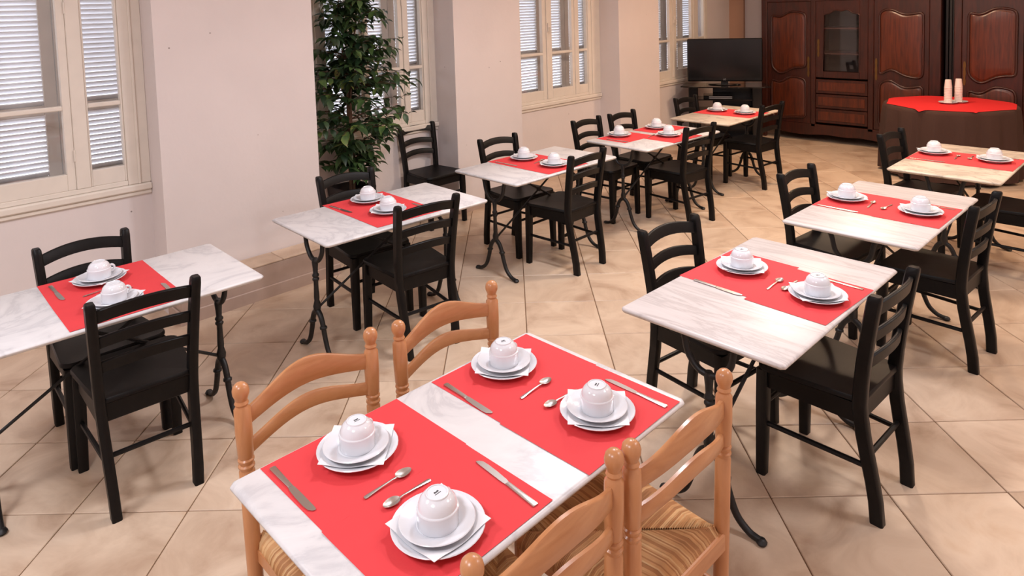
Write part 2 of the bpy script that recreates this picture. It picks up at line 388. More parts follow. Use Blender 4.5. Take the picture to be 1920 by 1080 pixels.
# ------------------------------------------------------------------ tables
def arc_pts(pts, n=6):
    """Catmull-Rom through points"""
    P = [Vector(p) for p in pts]; P = [2*P[0]-P[1]]+P+[2*P[-1]-P[-2]]; out = []
    for i in range(1, len(P)-2):
        for k in range(n):
            t = k/n; a, b, c, d = P[i-1:i+3]
            out.append(.5*((2*b)+(c-a)*t+(2*a-5*b+4*c-d)*t*t+(3*b-a-3*c+d)*t**3))
    out.append(P[-2]); return out
TW, TL, TZ = .65, 1.10, .73
def top_mesh(mat):
    m = MB(); secs = []
    def rect(ins, z, c=.012):
        x, y = TW/2-ins, TL/2-ins
        return [(x, -y+c, z), (x, y-c, z), (x-c, y, z), (-x+c, y, z), (-x, y-c, z), (-x, -y+c, z), (-x+c, -y, z), (x-c, -y, z)]
    secs = [rect(.012, TZ-.022), rect(.006, TZ-.020), rect(.0, TZ-.012), rect(.0, TZ-.007), rect(.003, TZ-.0025), rect(.008, TZ)]
    return m.loft(secs).mesh('table_top', mat, 40)
def pedestal_mesh():
    m = MB()
    for s in (-1, 1):
        m.tube(arc_pts([(0, 0, .54), (s*.045, 0, .553), (s*.085, 0, .60), (s*.10, 0, .66), (s*.116, 0, .702)]), [.013]*25, 8)
        m.tube(arc_pts([(0, 0, .262), (s*.035, 0, .235), (s*.058, 0, .190), (s*.075, 0, .13), (s*.105, 0, .06), (s*.15, 0, .022), (s*.195, 0, .012)]), [.016-.004*i/36 for i in range(37)], 8)
        m.lathe([(.004, 0), (.016, .002), (.020, .010), (.014, .020), (.004, .023)], 10, Matrix.Translation((s*.198, 0, 0)))
        m.box(s*.116-.022, s*.116+.022, -.02, .02, .698, .708, .003)
        m.lathe([(.011, -.012), (.021, -.004), (.021, .004), (.011, .012)], 8, Matrix.Translation((s*.062, 0, .178)))
    m.lathe([(.012, .245), (.020, .265), (.022, .285), (.014, .315), (.0155, .33), (.013, .40), (.013, .425), (.019, .432), (.019, .44), (.0135, .447), (.019, .454), (.019, .462), (.013, .47), (.0145, .50), (.018, .535), (.014, .555)], 10)
    return m.mesh('pedestal', iron_m, 50)
def brace_mesh():
    m = MB(); m.tube([(.004, -.455, .27), (.004, .29, .704)], .0075, 6); return m.mesh('brace', iron_m, 50)
pm, brm = pedestal_mesh(), brace_mesh()
boss = MB().lathe([(.004, -.010), (.016, -.009), (.016, .009), (.004, .010)], 12, Matrix.Translation((0, 0, .5318)) @ Matrix.Rotation(PI/2, 4, 'Y')).mesh('brace_boss', iron_m)
rail = MB().box(-.25, .25, -.02, .02, .700, .7085, .002).mesh('top_rail', iron_m)
def build_table(name, x, y, rz, mat_mesh, label, ped=(-.455, .455), bs=1):
    t = thing(name, label, 'table', (x, y, 0), math.radians(rz), 'marble bistro tables')
    obj('table_top', mat_mesh, t)
    for s in ped: obj('pedestal', pm, t, (0, s, 0)); obj('top_rail', rail, t, (0, s, 0))
    for a in (0, PI): obj('brace', brm, t, None, (0, 0, a)).scale = (1, bs, 1)
    obj('brace_boss', boss, t)
    return t
tw_, ts_, tc_ = top_mesh(MW), top_mesh(MS), top_mesh(MC)
TAB = {  # key: x, y, rot, top, label, short phrase
 'A': (1.654, .644, 0, tw_, 'white marble table set for four among honey wooden chairs with rush seats', 'the rush-chair table'),
 'B': (1.796, 2.121, -.9, ts_, 'streaky pale marble table right beyond the rush-chair table, black chairs at its sides', 'the streaky table next to the rush chairs'),
 'C': (1.807, 3.554, -1.1, ts_, 'streaky pale marble table between the other streaky table and the cream one', 'the streaky middle table of the aisle row'),
 'D': (1.855, 5.10, -.6, tc_, 'cream veined marble table next to the round red-topped table', 'the cream table by the round table'),
 'E': (-.262, .245, -1.0, tw_, 'white veined marble table under the window beside the bare pier', 'the table under the window by the pier'),
 'F': (-.375, 1.745, -1.9, tw_, 'white veined marble table in front of the potted ficus', 'the table by the ficus'),
 'G': (-.463, 3.20, -.8, tw_, 'white marble table between the ficus table and the three-setting table', 'the table after the ficus table'),
 'H': (-.372, 4.63, -2.5, tw_, 'pale marble table with three place settings in staggered positions', 'the three-setting table'),
 'I': (-.435, 6.05, -.5, tc_, 'cream marble table in front of the television', 'the table before the television'),
}
for k, (x, y, r, me, lab, _) in TAB.items(): build_table('bistro_table', x, y, r, me, lab, *(((-.335, .335), .74) if k == 'A' else ()))

# ------------------------------------------------------------------ black chairs (local +x = facing, origin on the floor under the back)
def black_chair_proto():
    root = thing('black_chair', 'black wooden ladder-back chair', 'chair', (0, 0, 0), 0, 'black ladder-back chairs')
    def rect(cx, cy, z, a, b, c=.005):
        return [(cx+a-c, cy-b, z), (cx+a, cy-b+c, z), (cx+a, cy+b-c, z), (cx+a-c, cy+b, z), (cx-a+c, cy+b, z), (cx-a, cy+b-c, z), (cx-a, cy-b+c, z), (cx-a+c, cy-b, z)]
    def px_(z):  # back post x and |y| as a function of height
        if z < .44: x = .0+.055*smoothstep(z/.44)
        else: x = .055-.058*((z-.44)/.42)**1.35
        return x, .150+.038*(z/.86)
    for s in (-1, 1):
        m = MB(); secs = []
        for z in (0, .08, .16, .24, .32, .40, .44, .52, .60, .68, .76, .83, .853, .86):
            x, y = px_(z); k = 1 if z < .85 else (.93 if z < .858 else .75)
            secs.append(rect(x, s*y, z, .0235*k if z > .2 else .0225, .018*k))
        m.loft(secs); part('rear_leg', m, black_m, root, 45)
        m = MB(); m.loft([rect(.423, s*.188, 0, .019, .019), rect(.418, s*.184, .30, .0225, .0225), rect(.416, s*.182, .437, .0225, .0225)]); part('front_leg', m, black_m, root, 45)
    # seat: trapezoid with rounded front, slightly dished
    m = MB(); out = []
    fw, rw, x0, x1 = .213, .178, .040, .441
    for a in range(0, 91, 18): q = math.radians(a); out.append((x1-.05+.05*math.sin(q)-.0, -fw+.05-.05*math.cos(q)))
    for a in range(0, 91, 18): q = math.radians(a); out.append((x1-.05+.05*math.cos(q), fw-.05+.05*math.sin(q)))
    out += [(x0+.012, rw), (x0, rw-.012), (x0, -rw+.012), (x0+.012, -rw)]
    cx, cy = .25, 0
    def ring(sc, z): return [(cx+(x-cx)*sc, cy+(y-cy)*sc, z) for x, y in out]
    m.loft([ring(.975, .437), ring(1.0, .442), ring(1.0, .452), ring(.98, .460), ring(.80, .457), ring(.4, .4525)]); part('seat', m, black_m, root, 40)
    m = MB().box(.40, .418, -.165, .165, .368, .437, .002); part('apron', m, black_m, root)
    m = MB().box(.050, .066, -.155, .155, .364, .437, .002); part('apron', m, black_m, root)
    for s in (-1, 1):
        m = MB(); m.loft([[(.055, s*.165, .366), (.055, s*.181, .366), (.055, s*.181, .437), (.055, s*.165, .437)], [(.41, s*.172, .366), (.41, s*.190, .366), (.41, s*.190, .437), (.41, s*.172, .437)]]); part('apron', m, black_m, root)
        part('stretcher', MB().tube([(.03, s*.160, .205), (.42, s*.185, .215)], .010, 8), black_m, root)
    part('stretcher', MB().tube([(.036, -.158, .235), (.036, .158, .235)], .010, 8), black_m, root)
    part('stretcher', MB().tube([(.42, -.183, .285), (.42, .183, .285)], .010, 8), black_m, root)
    for zc, h, arch in ((.798, .052, .022), (.690, .045, .020), (.588, .045, .020)):
        m = MB(); secs = []
        for i in range(13):
            u = -1+2*i/12; x, y = px_(zc); yy = u*(y-.008); bow = .026*(1-u*u); up = arch*(1-u*u)
            xl, _ = px_(zc-h/2+up); xh, _ = px_(zc+h/2+up); t = .0085
            zl, zh = zc-h/2+up, zc+h/2+up
            secs.append([(xl-bow-t, yy, zl), (xl-bow+t, yy, zl), (xh-bow+t, yy, zh-.004), (xh-bow+t-.004, yy, zh), (xh-bow-t+.004, yy, zh), (xh-bow-t, yy, zh-.004)])
        m.loft(secs); part('back_slat', m, black_m, root, 50)
    return root
bproto = black_chair_proto()
BCH = [  # back-top mid x, y, facing deg, label
 (-.733, .259, 1.3, 'black ladder-back chair between the first window and the table under it'),
 (.172, .261, 176.5, 'black ladder-back chair on the aisle side of the table under the pier-side window'),
 (-.909, 1.822, -4, 'black ladder-back chair at the ficus table, its back to the planter'),
 (.045, 1.753, 173, 'black ladder-back chair on the aisle side of the ficus table'),
 (-.993, 3.298, -3, 'black ladder-back chair facing the aisle at the table after the ficus table'),
 (-.04, 3.269, 181, 'black ladder-back chair facing the windows at the table after the ficus table'),
 (-.964, 4.41, 0, 'black ladder-back chair on the window side of the three-setting table, nearer the ficus'),
 (-.928, 4.913, -1, 'black ladder-back chair on the window side of the three-setting table, nearer the television'),
 (.045, 4.689, 173, 'lone black ladder-back chair on the aisle side of the three-setting table'),
 (-.986, 6.19, -4, 'black ladder-back chair between the last window and the television table'),
 (-.009, 6.202, 174, 'black ladder-back chair on the aisle side of the television table'),
 (-2.035, 3.26, -1, 'spare black ladder-back chair standing in the window bay beside the ficus'),
 (1.263, 2.254, -8, 'black ladder-back chair on the window side of the streaky table next to the rush chairs'),
 (2.252, 2.19, 177, 'black ladder-back chair on the far-from-windows side of the streaky table next to the rush chairs'),
 (1.288, 3.65, -5, 'black ladder-back chair on the window side of the middle streaky table'),
 (2.268, 3.597, 176, 'black ladder-back chair on the far-from-windows side of the middle streaky table'),
 (1.345, 5.27, -6, 'black ladder-back chair on the window side of the cream table by the round table'),
 (2.33, 5.12, 178, 'black ladder-back chair on the far-from-windows side of the cream table by the round table'),
]
for i, (x, y, a, lab) in enumerate(BCH):
    c = bproto if i == 0 else copy_tree(bproto)
    c.location = (x, y, 0); c.rotation_euler = (0, 0, math.radians(a)); c['label'] = lab

# ------------------------------------------------------------------ honey wooden chairs with rush seats
def rush_mesh():
    m = MB(); x0, x1, fw, rw, zt, zb = .012, .395, .212, .185, .452, .405
    W = lambda x: rw+(fw-rw)*(x-x0)/(x1-x0)
    C = ((x0+x1)/2, 0)
    cs = [(x0, -W(x0)), (x1, -W(x1)), (x1, W(x1)), (x0, W(x0))]
    p = .0046; tone = []
    for k in range(4):
        A = Vector(cs[k]); B = Vector(cs[(k+1) % 4]); L = (B-A).length; t = (B-A)/L; nrm = Vector((-t.y, t.x))
        if (Vector(C)-A).dot(nrm) < 0: nrm = -nrm
        n = int(L/p); depth = (Vector(C)-A).dot(nrm)
        for i in range(n):
            u = (i+.5)/n; d = min(u, 1-u)*2*depth*.995
            if d < .004: continue
            base = A+t*(u*L); jit = random.uniform(-.0009, .0009); w = p*.56
            prof = [(-.002, zb), (-.0135, zb+.02), (-.009, zt-.012), (.0, zt-.003), (min(.03, d*.45), zt+.006+jit), (d*.75, zt+.004-.010*d/depth+jit), (d, zt-.001-.012*d/depth)]
            secs = []
            for dd, z in prof:
                q = base+nrm*dd
                hgt = .0028
                nz = Vector((nrm.x*-1, nrm.y*-1, 0)) if dd < -.001 else Vector((0, 0, 1))
                a_, b_ = q-t*w, q+t*w
                secs.append([(a_.x, a_.y, z), (q.x+nz.x*hgt*.0, q.y, z+hgt if dd >= 0 else z), (b_.x, b_.y, z)])
            vs = [v for s in secs for v in s]
            if prof[1][0] < 0:
                for r_ in (0, 1, 2):
                    q = base+nrm*(prof[r_][0]-.0022); vs[r_*3+1] = (q.x, q.y, prof[r_][1])
            fs = []
            for r_ in range(len(prof)-1):
                for c_ in range(2): fs.append((r_*3+c_, r_*3+c_+1, r_*3+c_+4, r_*3+c_+3))
            m.add(vs, fs); tone += [random.choice((0, 0, 1, 1, 2))]*len(fs)
    m.box(x0+.004, x1-.004, -rw+.006, rw-.006, zb+.004, zt-.016)
    me = m.mesh('rush_seat', rush_m, 60)
    for q in (rush2_m, rush3_m): me.materials.append(q)
    for f, t in zip(me.polygons, tone): f.material_index = t
    return me
def honey_chair_proto():
    root = thing('rush_seat_chair', 'honey chair', 'chair', (0, 0, 0), 0, 'honey wooden chairs with rush seats')
    lean = lambda z: .018-.018*z/.9
    hw = .2135
    for s in (-1, 1):
        prof = [(.013, 0), (.019, .01), (.0205, .20), (.0215, .42), (.0215, .648), (.0185, .652), (.0185, .655), (.0225, .661), (.0225, .665), (.018, .669), (.018, .673), (.0225, .679), (.0225, .683), (.0185, .687), (.0215, .693),
                (.0235, .76), (.0225, .825), (.0180, .831), (.0165, .836), (.0195, .842), (.0160, .850), (.0185, .858), (.0225, .868), (.0232, .878), (.0205, .889), (.013, .897), (.004, .900)]
        secs = [[(lean(z)+r*math.cos(2*PI*k/18), s*(hw-.012*(1-z/.9))+r*math.sin(2*PI*k/18), z) for k in range(18)] for r, z in prof]
        part('back_post', MB().loft(secs), honey_m, root, 40)
        prof = [(.012, 0), (.017, .02), (.0195, .2), (.021, .36), (.021, .435), (.015, .455), (.004, .459)]
        secs = [[(.385+r*math.cos(2*PI*k/14), s*(.205)+r*math.sin(2*PI*k/14), z) for k in range(14)] for r, z in prof]
        part('front_leg', MB().loft(secs), honey_m, root, 40)
        m = MB(); m.loft([[(.02, s*.188, .392), (.02, s*.206, .392), (.02, s*.206, .425), (.02, s*.188, .425)], [(.385, s*.194, .392), (.385, s*.212, .392), (.385, s*.212, .425), (.385, s*.194, .425)]]); part('seat_rail', m, honey_m, root)
        for z in (.16, .27): part('stretcher', MB().tube([(.016, s*.204, z), (.2, s*.205, z), (.385, s*.205, z)], [.008, .0105, .008], 10), honey_m, root)
    part('seat_rail', MB().box(-.008, .014, -.20, .20, .388, .440, .004), honeyh_m, root)
    part('seat_rail', MB().box(.376, .394, -.19, .19, .395, .42, .003), honeyh_m, root)
    part('stretcher', MB().tube([(.385, -.2, .22), (.385, 0, .22), (.385, .2, .22)], [.008, .0105, .008], 10), honeyh_m, root)
    part('stretcher', MB().tube([(.012, -.2, .20), (.012, 0, .20), (.012, .2, .20)], [.008, .0105, .008], 10), honeyh_m, root)
    def slat(zb_e, zt_e, arch_b, arch_t):
        m = MB(); secs = []; n = 20
        for i in range(n+1):
            u = -1+2*i/n; y = u*(hw-.008)
            bell = .5+.5*math.cos(PI*min(1, abs(u)/.93)); bow = .034*(1-u*u)+.004
            zl = zb_e+arch_b*(1-u*u)**.9*.55+arch_b*.45*bell; zh = zt_e+arch_t*(.35*(1-u*u)+.65*bell); t = .0075
            x = lean((zl+zh)/2)-bow+.004
            secs.append([(x-t+.002, y, zl), (x+t-.002, y, zl), (x+t, y, zl+.003), (x+t, y, zh-.004), (x+t-.003, y, zh), (x-t+.003, y, zh), (x-t, y, zh-.004), (x-t, y, zl+.003)])
        return part('back_slat', m.loft(secs), honeyh_m, root, 50)
    slat(.771, .819, .026, .056); slat(.686, .726, .032, .038)
    o = obj('rush_seat', rush_mesh(), root); o['kind'] = 'stuff'
    return root
hproto = honey_chair_proto()
HCH = [(1.190, .408, 1, 'honey rush-seat chair on the window side of its table, farther from the streaky table'),
       (1.207, .926, 1, 'honey rush-seat chair on the window side of its table, nearer the streaky table'),
       (2.110, .445, 179, 'honey rush-seat chair on the room side of its table, farther from the streaky table'),
       (2.126, .926, 179, 'honey rush-seat chair on the room side of its table, nearer the streaky table')]
for i, (x, y, a, lab) in enumerate(HCH):
    c = hproto if i == 0 else copy_tree(hproto)
    c.location = (x, y, 0); c.rotation_euler = (0, 0, math.radians(a)); c['label'] = lab

# ------------------------------------------------------------------ table settings
plate_me = MB().lathe([(.035, 0), (.058, 0), (.060, .003), (.082, .009), (.106, .019), (.1075, .021), (.106, .0225), (.082, .0125), (.062, .007), (.030, .0055), (.001, .0055)], 40).mesh('dinner_plate', china_m, 30)
sauc_me = MB().lathe([(.028, 0), (.046, 0), (.048, .002), (.068, .008), (.0855, .0150), (.087, .0165), (.0855, .018), (.066, .0115), (.050, .007), (.048, .0055), (.001, .0055)], 40).mesh('saucer', china_m, 30)
def napkin_mesh(seed):
    rnd = random.Random(seed); m = MB(); n = 12; s = .0845; vs = []; fs = []
    lift = [rnd.uniform(.000, .006) for _ in range(4)]
    for i in range(n+1):
        for j in range(n+1):
            x, y = -s+2*s*i/n, -s+2*s*j/n; r = math.hypot(x, y)
            z = .0075 if r < .055 else .0075+.0155*smoothstep((r-.055)/.05)
            if r > .095: z += (r-.095)*(-.1+lift[(x > 0)*2+(y > 0)]*90)*.35
            z += .0012*math.sin(x*60+seed)*math.sin(y*55+seed*2)*smoothstep((r-.06)/.03)
            vs.append((x, y, z))
    m2 = [(x, y, z+.0009) for x, y, z in vs]; N_ = len(vs)
    idx = lambda i, j: i*(n+1)+j
    for i in range(n):
        for j in range(n):
            fs.append((idx(i, j), idx(i+1, j), idx(i+1, j+1), idx(i, j+1))); fs.append(tuple(q+N_ for q in (idx(i, j), idx(i, j+1), idx(i+1, j+1), idx(i+1, j))))
    per = [idx(i, 0) for i in range(n)]+[idx(n, j) for j in range(n)]+[idx(i, n) for i in range(n, 0, -1)]+[idx(0, j) for j in range(n, 0, -1)]
    for a in range(len(per)): b = (a+1) % len(per); fs.append((per[a], per[b], per[b]+N_, per[a]+N_))
    return m.add(vs+m2, fs).mesh('napkin', paper_m, 60)
napk = [napkin_mesh(k) for k in range(4)]
cup_body = MB().lathe([(.0440, .003), (.0464, 0), (.0474, .002), (.0474, .0345), (.0482, .0365), (.0476, .0385), (.0446, .0400), (.0436, .046), (.0405, .054), (.0345, .061), (.0275, .0655), (.0262, .0685), (.0235, .0690), (.0225, .0672), (.001, .0668)], 40).mesh('cup_body', china_m, 30)
hm = MB()
hp = arc_pts([(.0445, 0, .010), (.058, 0, .010), (.0665, 0, .018), (.066, 0, .029), (.057, 0, .036), (.0445, 0, .037)], 5)
hm.tube(hp, [.0048]*len(hp), 8)
handle_me = hm.mesh('handle', china_m, 60)
pr = MB(); rnd = random.Random(3)
x = -.006
for wd, ht in ((.0034, .0045), (.0040, .0036), (.0036, .0045)):
    pr.box(x, x+wd, .0008, .0008+ht, .0668, .0672); x += wd+.0006
x = -.0085
while x < .0085:
    wd = rnd.uniform(.0006, .0014); pr.box(x, x+wd, -.0045, -.0022, .0668, .0672); x += wd+.0006
print_me = pr.mesh('base_print', print_m, 0)
def knife_mesh():
    m = MB()
    # x along the length, handle at x=0
    secs = []
    for x, w_, t in ((0, .0070, .0022), (.003, .0082, .0030), (.05, .0072, .0028), (.098, .0062, .0030), (.104, .0062, .0026)):
        secs.append([(x, -w_, .0004), (x, w_, .0004), (x, w_, t), (x, w_*.6, t+.001), (x, -w_*.6, t+.001), (x, -w_, t)])
    m.loft(secs)
    secs = []
    for x, y0, y1 in ((.103, -.006, .006), (.115, -.0085, .0075), (.15, -.0105, .0080), (.19, -.0105, .0080), (.208, -.0085, .0080), (.218, -.002, .0072), (.221, .003, .006)):
        secs.append([(x, y0, .0010), (x, y1, .0010), (x, y1, .0026), (x, y0, .0016)])
    m.loft(secs)
    return m.mesh('table_knife', steel_m, 40)
def spoon_mesh():
    m = MB(); secs = []
    for x, w_, z in ((0, .0040, .002), (.004, .0058, .002), (.02, .0052, .003), (.05, .0036, .0048), (.082, .0026, .0058), (.095, .0034, .0052)):
        secs.append([(x, -w_, z), (x, -w_*.5, z-.0012), (x, w_*.5, z-.0012), (x, w_, z), (x, w_*.5, z+.001), (x, -w_*.5, z+.001)])
    m.loft(secs)
    # bowl
    vs = []; fs = []; nr, na = 5, 20; c = .116
    for lay in (0, 1):
        for r in range(nr+1):
            for a in range(na):
                q = 2*PI*a/na; rr = r/nr; ln = .024 if math.cos(q) > 0 else .0225
                z = .0065-(1-rr*rr)*.0062+(0 if lay == 0 else .0009)
                wd = .0150*(1-.12*math.cos(q))
                vs.append((c+ln*rr*math.cos(q), wd*rr*math.sin(q), z))
    L = (nr+1)*na
    for lay in (0, 1):
        for r in range(nr):
            for a in range(na):
                b = (a+1) % na; f = (lay*L+r*na+a, lay*L+r*na+b, lay*L+(r+1)*na+b, lay*L+(r+1)*na+a); fs.append(f if lay else f[::-1])
    for a in range(na): b = (a+1) % na; fs.append((nr*na+a, nr*na+b, L+nr*na+b, L+nr*na+a))
    m.add(vs, fs)
    return m.mesh('teaspoon', steel_m, 60)
knife_me, spoon_me = knife_mesh(), spoon_mesh()
def mat_mesh(seed):
    rnd = random.Random(seed); n, k = 14, 10; a, b = .1590, .2165; vs = []; fs = []
    for lay in (0, 1):
        for i in range(k+1):
            for j in range(n+1):
                x, y = -a+2*a*i/k, -b+2*b*j/n
                e = max(0, abs(x)/a-.9)*10
                z = .0004+e*.0012*max(0, math.sin(j*.9+seed))*(1 if x > 0 else .3)
                vs.append((x, y, z+lay*.0004))
    L = (k+1)*(n+1); idx = lambda i, j: i*(n+1)+j
    for i in range(k):
        for j in range(n):
            f = (idx(i, j), idx(i+1, j), idx(i+1, j+1), idx(i, j+1)); fs += [f[::-1], tuple(q+L for q in f)]
    per = [idx(i, 0) for i in range(k)]+[idx(k, j) for j in range(n)]+[idx(i, n) for i in range(k, 0, -1)]+[idx(0, j) for j in range(n, 0, -1)]
    for p in range(len(per)): q = (p+1) % len(per); fs.append((per[p], per[q], per[q]+L, per[p]+L))
    return MB().add(vs, fs).mesh('placemat', red_m, 50)
mats_me = [mat_mesh(s) for s in range(3)]
WIN, AIS = 'window-side', 'aisle-side'
# table, side word, mat centre (x,y), mat rot, plate (x,y), napkin rot, handle deg, knife (x,y,deg) or None, spoon (x,y,deg) or None
SET = [
 ('A', 'window-side far-from-black-chairs', (1.497, .392), 0, (1.473, .385), 45, 75, (1.361, .197, -1), (1.634, .299, 90)),
 ('A', 'room-side far-from-black-chairs', (1.811, .390), 180, (1.845, .358), 2, 80, (1.953, .565, 176), (1.699, .450, -90)),
 ('A', 'window-side black-chair-end', (1.503, .954), 0, (1.454, .952), 40, 60, (1.387, .759, -3), (1.617, .861, 92)),
 ('A', 'room-side black-chair-end', (1.816, .950), 180, (1.836, .951), 40, 95, (1.960, 1.116, 179), (1.712, 1.011, -93)),
 ('B', 'window-side', (1.640, 2.205), -3, (1.638, 2.229), 30, 60, (1.542, 1.995, -5), (1.812, 2.095, 90)),
 ('B', 'room-side', (1.955, 2.160), 177, (1.990, 2.152), 40, 50, (2.095, 2.341, 176), (1.865, 2.260, -90)),
 ('C', 'window-side', (1.650, 3.595), -2, (1.597, 3.605), 40, 60, (1.508, 3.398, -3), (1.740, 3.508, 94)),
 ('C', 'room-side', (1.965, 3.578), 178, (1.982, 3.573), 25, 60, (2.10, 3.755, 177), (1.822, 3.650, -95)),
 ('D', 'window-side', (1.700, 5.142), -1, (1.649, 5.217), 40, 60, (1.56, 4.955, -2), (1.806, 5.095, 91)),
 ('D', 'room-side', (2.015, 5.140), 179, (2.025, 5.175), 30, 60, (2.14, 5.33, 178), (1.882, 5.270, -89)),
 ('E', 'window-side', (-.420, .252), -1, (-.430, .251), 35, 65, (-.536, .080, 1), (-.288, .150, 93)),
 ('E', 'room-side', (-.105, .246), 179, (-.097, .222), 45, 65, (.035, .424, 177), (-.235, .330, -92)),
 ('F', 'window-side', (-.560, 1.750), -2, (-.580, 1.772), 50, 65, (-.672, 1.562, 3), (-.372, 1.640, 95)),
 ('F', 'room-side', (-.246, 1.738), 178, (-.290, 1.720), 45, 65, (-.105, 1.915, 178), None),
 ('G', 'window-side', (-.630, 3.205), -1, (-.628, 3.222), 40, 60, (-.735, 3.02, 2), (-.462, 3.16, 100)),
 ('G', 'room-side', (-.316, 3.200), 179, (-.303, 3.205), 30, 60, (-.17, 3.37, 177), (-.455, 3.335, -85)),
 ('H', 'window-side ficus-end', (-.525, 4.415), -2, (-.600, 4.418), 40, 65, (-.60, 4.235, 2), None),
 ('H', 'window-side television-end', (-.508, 4.935), -2, (-.545, 4.930), 30, 65, None, None),
 ('H', 'room-side', (-.205, 4.660), 178, (-.256, 4.677), 40, 65, (-.08, 4.835, 177), (-.352, 4.50, 100)),
 ('I', 'window-side', (-.590, 6.150), 0, (-.592, 6.165), 40, 65, None, None),
 ('I', 'room-side', (-.276, 6.150), 180, (-.278, 6.157), 40, 65, None, None),
]
zt = TZ
for i, (t, side, mc, mr, pc, nr_, hd, kn, sp) in enumerate(SET):
    ph = TAB[t][5]
    o = obj('paper_placemat', mats_me[i % 3], None, (mc[0], mc[1], zt+.0002+.0009*(i % 2)), (0, 0, math.radians(mr+random.uniform(-.6, .6))))
    tag(o, f'red paper placemat, {side} half, on {ph}', 'placemat', 'red paper placemats')
    zz = zt+.0020
    o = obj('dinner_plate', plate_me, None, (pc[0], pc[1], zz)); tag(o, f'white plate under its napkin, {side} setting, {ph}', 'plate', 'white plates')
    o = obj('paper_napkin', napk[i % 4], None, (pc[0], pc[1], zz), (0, 0, math.radians(nr_))); tag(o, f'white pointed paper napkin, {side} setting, {ph}', 'napkin', 'white paper napkins')
    o = obj('saucer', sauc_me, None, (pc[0]+random.uniform(-.004, .004), pc[1]+random.uniform(-.004, .004), zz+.0145), (0, 0, 0)); tag(o, f'white saucer beneath cup, {side} setting, {ph}', 'saucer', 'white saucers')
    _s = 1.05
    c = thing('coffee_cup', f'white upside-down cup, {side} setting, {ph}', 'cup', (pc[0], pc[1], zz+.0205), math.radians(hd+38), 'upturned white cups')
    c.scale = (1, 1, _s); b = obj('cup_body', cup_body, c); obj('handle', handle_me, c)
    if t in 'AB': obj('base_print', print_me, b, (0, 0, 0), (0, 0, math.radians(-25)))
    if kn: o = obj('table_knife', knife_me, None, (kn[0], kn[1], zt+.0022), (0, 0, math.radians(kn[2]))); tag(o, f'steel table knife, {side} setting, {ph}', 'knife', 'steel table knives')
    if sp: o = obj('teaspoon', spoon_me, None, (sp[0], sp[1], zt+.0022), (0, 0, math.radians(sp[2]))); tag(o, f'steel teaspoon, {side} setting, {ph}', 'spoon', 'steel teaspoons')

# ------------------------------------------------------------------ armoires
def panel_outline(x0, x1, z0, z1, top, bot, n=18):
    """outline in x,z with S-curved top and bottom edges (amplitudes top, bot)"""
    out = []
    def edge(u): return math.sin(2*PI*u)*.42+math.cos(2*PI*(u-.5))*.0
    for i in range(n+1):
        u = i/n; out.append((x0+(x1-x0)*u, z0+bot*math.sin(2*PI*u-PI*.1)-.25*bot*math.cos(4*PI*u)))
    for i in range(n+1):
        u = 1-i/n; out.append((x0+(x1-x0)*u, z1+top*math.sin(2*PI*u+PI*.1)-.25*top*math.cos(4*PI*u)))
    # pinch the sides a little and round the corners
    cx = (x0+x1)/2; res = []
    for x, z in out:
        v = (z-z0)/(z1-z0); res.append((cx+(x-cx)*(1-.035*math.sin(PI*max(0, min(1, v)))), z))
    side = []
    for p, q in zip(res, res[1:]+res[:1]):          # subdivide long sides, then smooth: rounded corners
        k = max(1, int(math.hypot(q[0]-p[0], q[1]-p[1])/.03)); side += [(p[0]+(q[0]-p[0])*t/k, p[1]+(q[1]-p[1])*t/k) for t in range(k)]
    for _ in range(4): side = [((a[0]+2*b[0]+c[0])/4, (a[1]+2*b[1]+c[1])/4) for a, b, c in zip(side[-1:]+side[:-1], side, side[1:]+side[:1])]
    return side
MXZ = Matrix(((1, 0, 0, 0), (0, 0, 1, 0), (0, 1, 0, 0), (0, 0, 0, 1)))      # prism (x,y,z)->(x,z,y)
def shaped_panel(x0, x1, z0, z1, top, bot, yf, parent):
    out = panel_outline(x0, x1, z0, z1, top, bot)
    cx, cz = (x0+x1)/2, (z0+z1)/2
    m = MB(); secs = []
    for s_, y in ((1.0, yf+.004), (.99, yf-.004), (.93, yf-.004), (.86, yf-.013), (.84, yf-.014)):
        secs.append([(cx+(x-cx)*(1-(1-s_)*1.0), y, cz+(z-cz)*(1-(1-s_)*(x1-x0)/(z1-z0))) for x, z in out])
    p = part('panel', m.loft(secs), walnut2_m, parent, 40)
    part('molding', MB().tube([(x, yf-.006, z) for x, z in out], .014, 8, True), walnut_m, p, 50)
    return p
def shaped_door(x0, x1, zb, zt_, yf, root, flip=1):
    d = part('door', MB().box(x0, x1, yf, yf+.03, zb, zt_, .004), walnut_m, root)
    shaped_panel(x0+.062, x1-.062, .945, 1.70, .036*flip, .048*flip, yf, d)
    shaped_panel(x0+.062, x1-.062, .30, .82, .044*flip, .014*flip, yf, d)
    return d
def escutcheon(x, z0, z1, yf, d):
    m = MB(); n = 10
    out = []
    for i in range(n+1): u = i/n; out.append((x+.008+.006*abs(math.sin(3*PI*u)), z0+(z1-z0)*u))
    for i in range(n+1): u = 1-i/n; out.append((x-.008-.006*abs(math.sin(3*PI*u)), z0+(z1-z0)*u))
    m.prism(out, yf-.005, yf+.001, MXZ)
    part('lock_plate', m, brass_m, d)
def skirt_outline(x0, x1, n=40):
    out = []
    for i in range(n+1):
        u = i/n; c = abs(2*u-1)
        z = .105+.035*math.cos(2*PI*u*2)*(.6)-.03*math.exp(-((u-.5)/.08)**2)-.09*smoothstep((c-.90)/.08)
        out.append((x0+(x1-x0)*u, max(.0, z)))
    return out+[(x1, .235), (x0, .235)]
